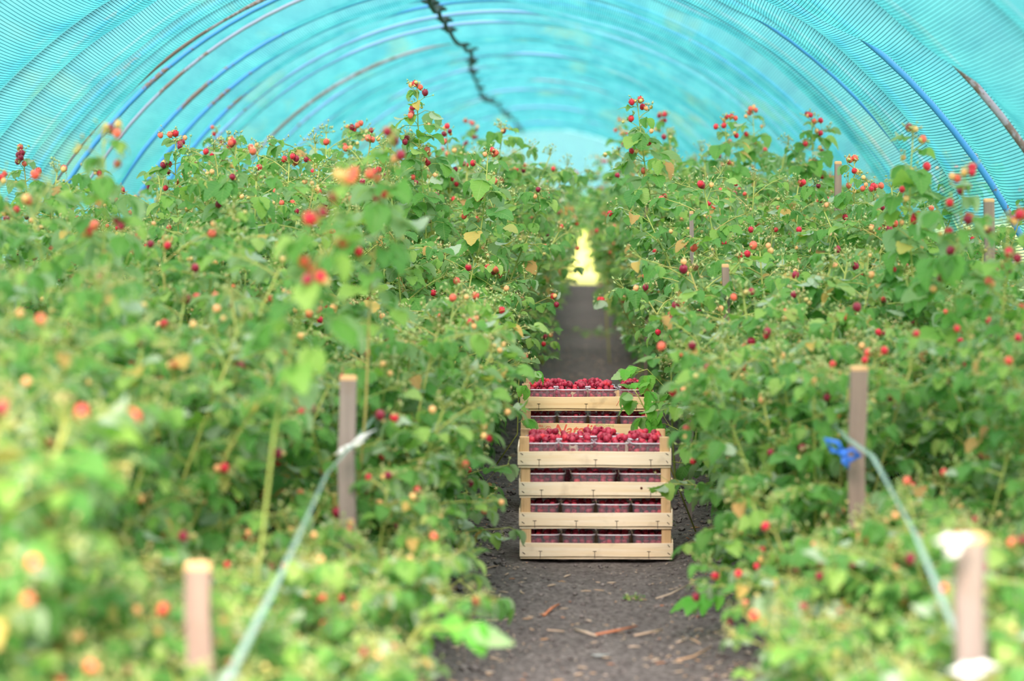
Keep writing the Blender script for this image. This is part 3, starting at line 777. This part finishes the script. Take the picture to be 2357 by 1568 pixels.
def fill(origin, rz, w, d, h, rs, hero, label, group, mound=.012):
    if not hero: mound = .002
    # berries in jittered layers; the upper layer individually when hero
    r = .0098; R = Matrix.Rotation(rz, 3, 'Z')
    for layer in range(4):
        z = .011 + layer*.0155; f = .84+.1*z/h
        nxx = max(1, int(w*f/(.0212))); nyy = max(1, int(d*f/.0212)); top = layer == 3
        for i in range(nxx):
            for j in range(nyy):
                edge = i in (0, nxx-1) or j in (0, nyy-1)
                if layer < 3 and not (i in (0, nxx-1) or j == 0): continue       # hidden core
                u = (i+.5)/nxx-.5; v = (j+.5)/nyy-.5
                x = u*w*(f-.07)+rs.uniform(-.004, .004); y = v*d*(f-.07)+rs.uniform(-.004, .004)
                zz = z+rs.uniform(-.003, .003)
                if top: zz += mound*math.cos(u*2.6)*math.cos(v*2.6) + rs.uniform(-.003, .006)
                place_one(origin, R, (x, y, zz), r*rs.uniform(.93, 1.12), rs, hero and top, label, group)
    n2 = int(w*d/(.021**2)*(.42 if hero else .0))
    for _ in range(n2):
        u, v = rs.uniform(-.38, .38), rs.uniform(-.38, .38)
        place_one(origin, R, (u*w, v*d, .011+.0465+.0125+mound*math.cos(u*2.6)*math.cos(v*2.6)+rs.uniform(-.001, .005)), r*rs.uniform(.95, 1.12), rs, hero and v < .3, label, group)
def place_one(origin, R, p, r, rs, hero, label, group):
    q = Vector(origin) + R @ Vector(p)
    ax = Vector((rs.gauss(0,1), rs.gauss(0,1), rs.gauss(0,.6))).normalized()
    rot = ax.to_track_quat('Z', 'Y').to_matrix()
    if hero and count[0] < 300:
        count[0] += 1
        b = bpy.data.objects.new('raspberry', BERRY_HI[rs.randrange(3)]); col.objects.link(b)
        b.location = q; b.rotation_euler = rot.to_euler(); b.scale = (r,)*3
        tag(b, label, 'raspberry', group)
    else:
        rest.add((LB[0]*r) @ np.array(rot).T + np.array(q), LB[1])

def punnet(cl, crz, lx, ly, w, d, label, rs, hero, hlabel, fillit=True, lift=.0, rz=0):
    key = (round(w, 3), round(d, 3))
    if key not in PM: PM[key] = punnet_mesh(w, d)
    R = Matrix.Rotation(crz, 3, 'Z'); o = Vector(cl) + R @ Vector((lx, ly, .0112+lift))
    r = empty('punnet', o, crz+rz); tag(r, label, 'punnet', 'clear plastic punnets in the crates')
    mkobj('tray', PM[key][0], r); mkobj('rim', PM[key][1], r)
    fill(o, crz+rz, w, d, .068, rs, hero, hlabel, 'raspberries in ' + label.split(', holding')[0])

z0 = .004
ORD = ['bottom', 'third from the top', 'second from the top', 'top']
fx, fy = .057, 7.6+CD/2
stack = []
def columns(n, wid):                                   # positions of n punnets side by side
    return [(-wid/2 + wid*(i+.5)/n) for i in range(n)]
POS4 = ['leftmost', 'second from left', 'third from left', 'rightmost']; POS3 = ['left', 'middle', 'right']
for lvl in range(4):
    r_ = random.Random(100+lvl)
    cx = fx + (.004, .003, .001, -.004)[lvl]; cyy = fy + (.0, -.003, .004, .0)[lvl]; rz = (.004, -.004, .006, .012)[lvl]
    loc = (cx, cyy, z0 + lvl*.1)
    lab = 'pale crate, %s in the front stack%s' % (ORD[lvl], (', standing on the soil', ', with four staples', ', dark knot on its board', ', open')[lvl])
    c, front = make_crate(loc, rz, lab, M_board, 200+lvl, 4 if lvl == 1 else 3)
    if lvl == 2:
        m = MB(); m.tube([(.149,-CD/2-.0062,.034),(.149,-CD/2-.0078,.034)], .0042, 10); tag(m.build('knot', M_staple if False else mat_simple('wood_knot', lin(110,60,40), .8), front), 'dark brown knot')
    three = lvl == 2
    where = 'the %s crate of the front stack' % ORD[lvl] if lvl != 3 else 'the open top crate of the front stack'
    if three:
        for i, x in enumerate((-.17, -.01, .148)): punnet(loc, rz, x+.003, -.08, .152 if i else .142, .12, '%s front-row punnet in %s' % (POS3[i], where), r_, False, '')
    else:
        for i, x in enumerate(columns(4, .462)):
            hl = 'picked raspberry in the %s front-row punnet of the open front crate' % POS4[i]
            punnet(loc, rz, x, -.075, .113, .135, '%s front-row punnet in %s' % (POS4[i], where), r_, lvl == 3, hl, rz=0 if lvl < 3 else (-.02, .01, .0, .03)[i])
    if lvl == 3:
        for i, x in enumerate((-.15, .013, .168)):
            hl = 'picked raspberry in the %s back-row punnet of the open front crate' % POS3[i]
            punnet(loc, rz, x, .069, .155 if i < 2 else .13, .118, '%s back-row punnet in %s' % (POS3[i], where), r_, True, hl, lift=(.0, .008, 0)[i], rz=(.0, .03, -.02)[i])
    else:
        for i, x in enumerate(columns(4, .462)): punnet(loc, rz, x, .07, .113, .13, '%s back-row punnet in %s' % (POS4[i], where), r_, False, '')
# back stack
bx, by = (1352-VX)/620+.001, 8.70+CD/2
BZ = [z0 - .01 + i*.0965 for i in range(5)]
for lvl in range(5):
    r_ = random.Random(140+lvl); loc = (bx+(.003, -.002, .0, .002, .0)[lvl], by, z0 + lvl*.0995 - .010 + (.0 if lvl else 0)); rz = (.0, .004, -.004, .0, -.004)[lvl]
    name = ['bottom', 'fourth from the top', 'third from the top', 'second from the top', 'top'][lvl]
    extra = ['', '', '', ', with red script printed on it', ', open'][lvl]
    c, front = make_crate(loc, rz, 'yellowish crate, %s in the back stack%s' % (name, extra), M_board_yellow, 300+lvl, 3)
    where = 'the %s crate of the back stack' % name if lvl != 4 else 'the open top crate of the back stack'
    for i, x in enumerate(columns(4, .462)):
        hl = 'picked raspberry in the %s front-row punnet of the open back crate' % POS4[i]
        punnet(loc, rz, x, -.075, .113, .135, '%s front-row punnet in %s' % (POS4[i], where), r_, lvl == 4, hl)
    if lvl == 4:
        for i, x in enumerate((-.145, .025, .178)):
            hl = 'picked raspberry in the %s back-row punnet of the open back crate' % POS3[i]
            punnet(loc, rz, x, .07, .16 if i < 2 else .125, .118, '%s back-row punnet in %s' % (POS3[i], where), r_, True, hl)
        m = MB(); yb = -CD/2-.0068                    # hand-drawn red marks
        def stroke(a, b): m.tube([(a[0], yb, a[1]), (b[0], yb, b[1])], .0007, 4)
        stroke((.108,.020),(.122,.046)); stroke((.135,.036),(.131,.024)); stroke((.131,.024),(.146,.026)); stroke((.146,.032),(.142,.014))
        m.build('pen_mark', M_ink, front)
    else:
        if lvl >= 2:
            for i, x in enumerate(columns(4, .462)): punnet(loc, rz, x, .07, .113, .13, '%s back-row punnet in %s' % (POS4[i], where), r_, False, '')
    if lvl == 3:
        yb = -CD/2-.0066
        def text(s, size, x, z, mat, shear, nm, off=0):
            cu = bpy.data.curves.new(nm, 'FONT'); cu.body = s; cu.size = size; cu.shear = shear; cu.extrude = .0003; cu.offset = off
            to = bpy.data.objects.new(nm, cu); col.objects.link(to)
            dg = bpy.context.evaluated_depsgraph_get(); me = bpy.data.meshes.new_from_object(to.evaluated_get(dg))
            bpy.data.objects.remove(to); me.materials.clear(); me.materials.append(mat)
            ob = mkobj(nm, me, front); ob.rotation_euler = (PI/2, 0, 0); ob.location = (x, yb, z); return ob
        text('Natalija', .058, -.132, .0095, M_ink, .35, 'printed_name', .0006)
        text('D.I.', .011, -.182, .040, M_ink, 0, 'printed_letters', .0003)
        text('HBP', .012, -.182, .027, M_ink, 0, 'printed_letters', .0003)
        text('POSTOVANE', .012, .028, .042, M_ink_green, 0, 'printed_line')
        m = MB()                                       # swirl emblem before the name
        m.tube([(-.146+.011*math.cos(a)*(.3+a/12), yb, .032+.011*math.sin(a)*(.3+a/12)) for a in np.linspace(0, 11, 40)], .0009, 4)
        m.build('printed_swirl', M_ink, front)
o = rest.build('raspberry_heap', B_picked)
tag(o, 'crimson picked raspberries filling the punnets below and behind the top ones', 'raspberries', None, 'stuff')

# ---------------------------------------------------------------- litter on the soil
rs = random.Random(5); m = MB(); cl = MB()
def chip(m, x, y, L, w, rs, h=.0015):
    z = float(gz(x, y)) + .003; a = rs.uniform(0, PI); bend = rs.uniform(-.3, .3); rise = rs.uniform(-.1, .18)*L
    pts = [Vector((x+math.cos(a)*L*(t_-.5)-math.sin(a)*bend*L*(t_-.5)**2*2, y+math.sin(a)*L*(t_-.5)+math.cos(a)*bend*L*(t_-.5)**2*2, z+rise*(t_)+h)) for t_ in (0,.33,.66,1)]
    m.tube(pts, [w*.6, w, w, w*.5], 4)
for i in range(3600):
    y = 5.2 + rs.random()**1.5*18; side = rs.choice((-1, 1))
    x = .05 + (rs.uniform(-.36, .36) if rs.random() < .42 else side*abs(rs.gauss(.36, .1)))
    if 7.55 < y < 9.05 and abs(x-.05) < .3: continue
    k_ = rs.random()**3; chip(m, x, y, (.004 + .03*k_)*(1.8 if rs.random() < .06 else 1), .0006 + .0018*k_ + rs.uniform(0, .0006), rs)
tag(m.build('straw_litter', M_straw), 'straw and dry stem bits strewn over the path soil', 'straw', None, 'stuff')
for i in range(3200):
    y = 5.2 + rs.random()**1.4*14; x = .05 + (rs.uniform(-.4, .4) if rs.random() < .45 else rs.choice((-1,1))*abs(rs.gauss(.37, .1)))
    if 7.55 < y < 9.05 and abs(x-.05) < .28: continue
    r = rs.uniform(.003, .009)*(1.8 if abs(x-.05) > .3 and rs.random() < .3 else 1); z = float(gz(x, y))+r*.3
    V = []
    for (a, b, c) in ((1,0,0),(-1,0,0),(0,1,0),(0,-1,0),(0,0,1),(0,0,-1),(.6,.6,.6),(-.6,.6,.6),(.6,-.6,.6),(-.6,-.6,.6)):
        k = r*rs.uniform(.75, 1.2); V.append((x+a*k, y+b*k, z+c*k*.8))
    cl.add(V, [(4,6,7),(4,7,9),(4,9,8),(4,8,6),(0,2,6),(2,7,6),(2,1,7),(1,9,7),(1,3,9),(3,8,9),(3,0,8),(0,6,8),(5,2,0),(5,1,2),(5,3,1),(5,0,3)])
tag(cl.build('soil_clods', M_clod, smooth=False), 'crumbs and clods of dark soil along the path', 'soil', None, 'stuff')
def stick(pts, r, label, mat=M_straw):
    P = [Vector((x, y, float(gz(x, y))+z)) for x, y, z in pts]; m = MB(); m.tube(P, [r*.8]+[r]*(len(P)-2)+[r*.6], 6)
    tag(m.build('dry_stem', mat), label, 'dry stem', 'dry stems lying on the path')
def gpt(px, py, z=.006): p = HC*F/(py-VY); return ((px-VX)*p/F, p, z)
M_reddry = mat_plain('reddish_stem', [(0, lin(204,130,96)), (1, lin(222,150,110))], .8)
stick([gpt(1512,1388), gpt(1545,1384,.012), gpt(1590,1370,.02)], .003, 'pale slanting dry stem right of the centre, the one nearest the crates')
stick([gpt(1372,1470), gpt(1420,1462,.012), gpt(1468,1450,.016)], .004, 'reddish dry stem, largest on the near path', M_reddry)
stick([gpt(1325,1458), gpt(1350,1466,.008), gpt(1375,1472)], .004, 'pale bent stem touching the left end of the largest reddish one')
stick([gpt(1462,1470), gpt(1490,1466,.008), gpt(1528,1458,.01)], .0032, 'pale dry stem just right of the largest reddish one')
stick([gpt(1252,1418), gpt(1270,1408,.01), gpt(1288,1400,.012)], .004, 'short reddish stem left of the centre of the near path', M_reddry)
stick([gpt(1560,1538), gpt(1600,1534,.012), gpt(1640,1520,.02)], .003, 'thin dry stem at the right edge of the near path by the bottom')
stick([gpt(1260,1456), gpt(1300,1456,.004)], .003, 'short straight straw lying level on the left of the near path')
m = MB(); p = gpt(1382,1522); c = Vector((p[0], p[1], float(gz(p[0], p[1]))+.008))
V = [(c.x+dx*.001, c.y+dy*.001, c.z+dz*.001) for dx, dy, dz in ((-24,0,4),(-10,-9,-1),(10,-10,0),(26,-3,5),(14,9,1),(-8,8,0),(0,0,-3))]
m.add(V + [(x, y, z+.0012) for x, y, z in V], [(6,1,0),(6,2,1),(6,3,2),(6,4,3),(6,5,4),(6,0,5),(13,7,8),(13,8,9),(13,9,10),(13,10,11),(13,11,12),(13,12,7)])
tag(m.build('fallen_leaf', mat_simple('grey_leaf', lin(176,184,184), .7)), 'silvery curled dead leaf on the near path soil', 'leaf')
# small weeds far down the path and one by the crates
def weed(x, y, sc, label, seed):
    rs = random.Random(seed); fol, st = MB(), MB()
    for i in range(26):
        a = rs.uniform(0, 6.28); rr = rs.random()**.6*.12*sc; p = Vector((math.cos(a)*rr, math.sin(a)*rr, rs.uniform(.01, .05)*sc))
        st.tube([(p.x*.3, p.y*.3, -.01), p], .001, 4, cap=False); put_leaflet(fol, p, Vector((math.cos(a), math.sin(a), rs.uniform(-.3,.6))), .035*sc, rs)
    r = empty('weed', (x, y, float(gz(x, y)))); tag(r, label, 'weed'); st.build('stem', M_cane, r); fol.build('foliage', M_leaf, r)
weed(.155, 20.5, 1.5, 'low green weed patch on the far path, blurred', 1)
weed(.30, 8.45, .5, 'tiny weed beside the right end of the back crates', 2)
weed(.17, 6.85, .3, 'tiny green seedling on the soil in front of the crates', 3)

# ---------------------------------------------------------------- beyond the tunnel
def tree_mesh():
    rs = random.Random(77); fol, st = MB(), MB(); st.tube([(0,0,-.1),(.1,0,1.2),(0,.1,2.6)], [.12,.09,.04], 8)
    for i in range(3000):
        a = rs.uniform(0, 6.28); el = rs.uniform(-.5, 1.57); r = rs.uniform(.75, 1.05)*(1+.15*math.sin(a*3)*math.cos(el*4))
        p = Vector((math.cos(a)*math.cos(el)*1.7*r, math.sin(a)*math.cos(el)*1.7*r, 1.9+math.sin(el)*1.8*r))
        put_leaflet(fol, p, Vector((math.cos(a), math.sin(a), rs.uniform(-.6,.4))), .3, rs)
    return st.mesh('trunk', M_stake), fol.mesh('foliage', M_leaf)
ts, tf = tree_mesh()
for i in range(9):
    r = empty('shrub', (-5.5+i*1.35, 64+(i*7) % 5, -.06), i*1.3); r.scale = (.5, .5, .36+.04*(i % 3)); mkobj('trunk', ts, r); mkobj('crown', tf, r)
    tag(r, 'dark green shrub beyond the far opening of the tunnel', 'shrub', 'shrubs beyond the tunnel')

# ---------------------------------------------------------------- light, camera
w = bpy.data.worlds.new('sky'); scn.world = w; w.use_nodes = True; nt = w.node_tree
bg = nt.nodes['Background']; tc = nt.nodes.new('ShaderNodeTexCoord'); sp = nt.nodes.new('ShaderNodeSeparateXYZ'); rp = nt.nodes.new('ShaderNodeValToRGB')
nt.links.new(tc.outputs['Generated'], sp.inputs[0]); nt.links.new(sp.outputs[2], rp.inputs[0])
rp.color_ramp.elements.new(.3); rp.color_ramp.elements.new(.4)
e = rp.color_ramp.elements; e[0].position = .0; e[0].color = (.17, .36, .40, 1); e[1].position = .1; e[1].color = (.2, .37, .41, 1); e[2].position = .24; e[2].color = (.66, .58, .60, 1); e[3].position = .85; e[3].color = (1, .82, .81, 1)
nt.links.new(rp.outputs[0], bg.inputs[0]); bg.inputs[1].default_value = 2.3
sun = bpy.data.lights.new('sun', 'SUN'); sun.energy = 6.0; sun.angle = math.radians(25); sun.color = (1, .785, .70)
so = bpy.data.objects.new('sun', sun); col.objects.link(so); so.rotation_euler = (math.radians(50), math.radians(-10), 0)

cam = bpy.data.cameras.new('camera'); co = bpy.data.objects.new('camera', cam); col.objects.link(co); scn.camera = co
co.location = (0, 0, HC); cam.sensor_width = 36; cam.lens = 36*F/2357; cam.clip_start = .05; cam.clip_end = 500
fwd = Vector((-(VX-1178.5)/F, 1, -(784-VY)/F)); co.rotation_euler = fwd.to_track_quat('-Z', 'Y').to_euler()
cam.dof.use_dof = True; cam.dof.focus_distance = 8.6; cam.dof.aperture_fstop = 2.0; cam.dof.aperture_blades = 9
scn.view_settings.view_transform = 'Standard'; scn.view_settings.look = 'None'; scn.view_settings.gamma = 1; scn.view_settings.exposure = .82
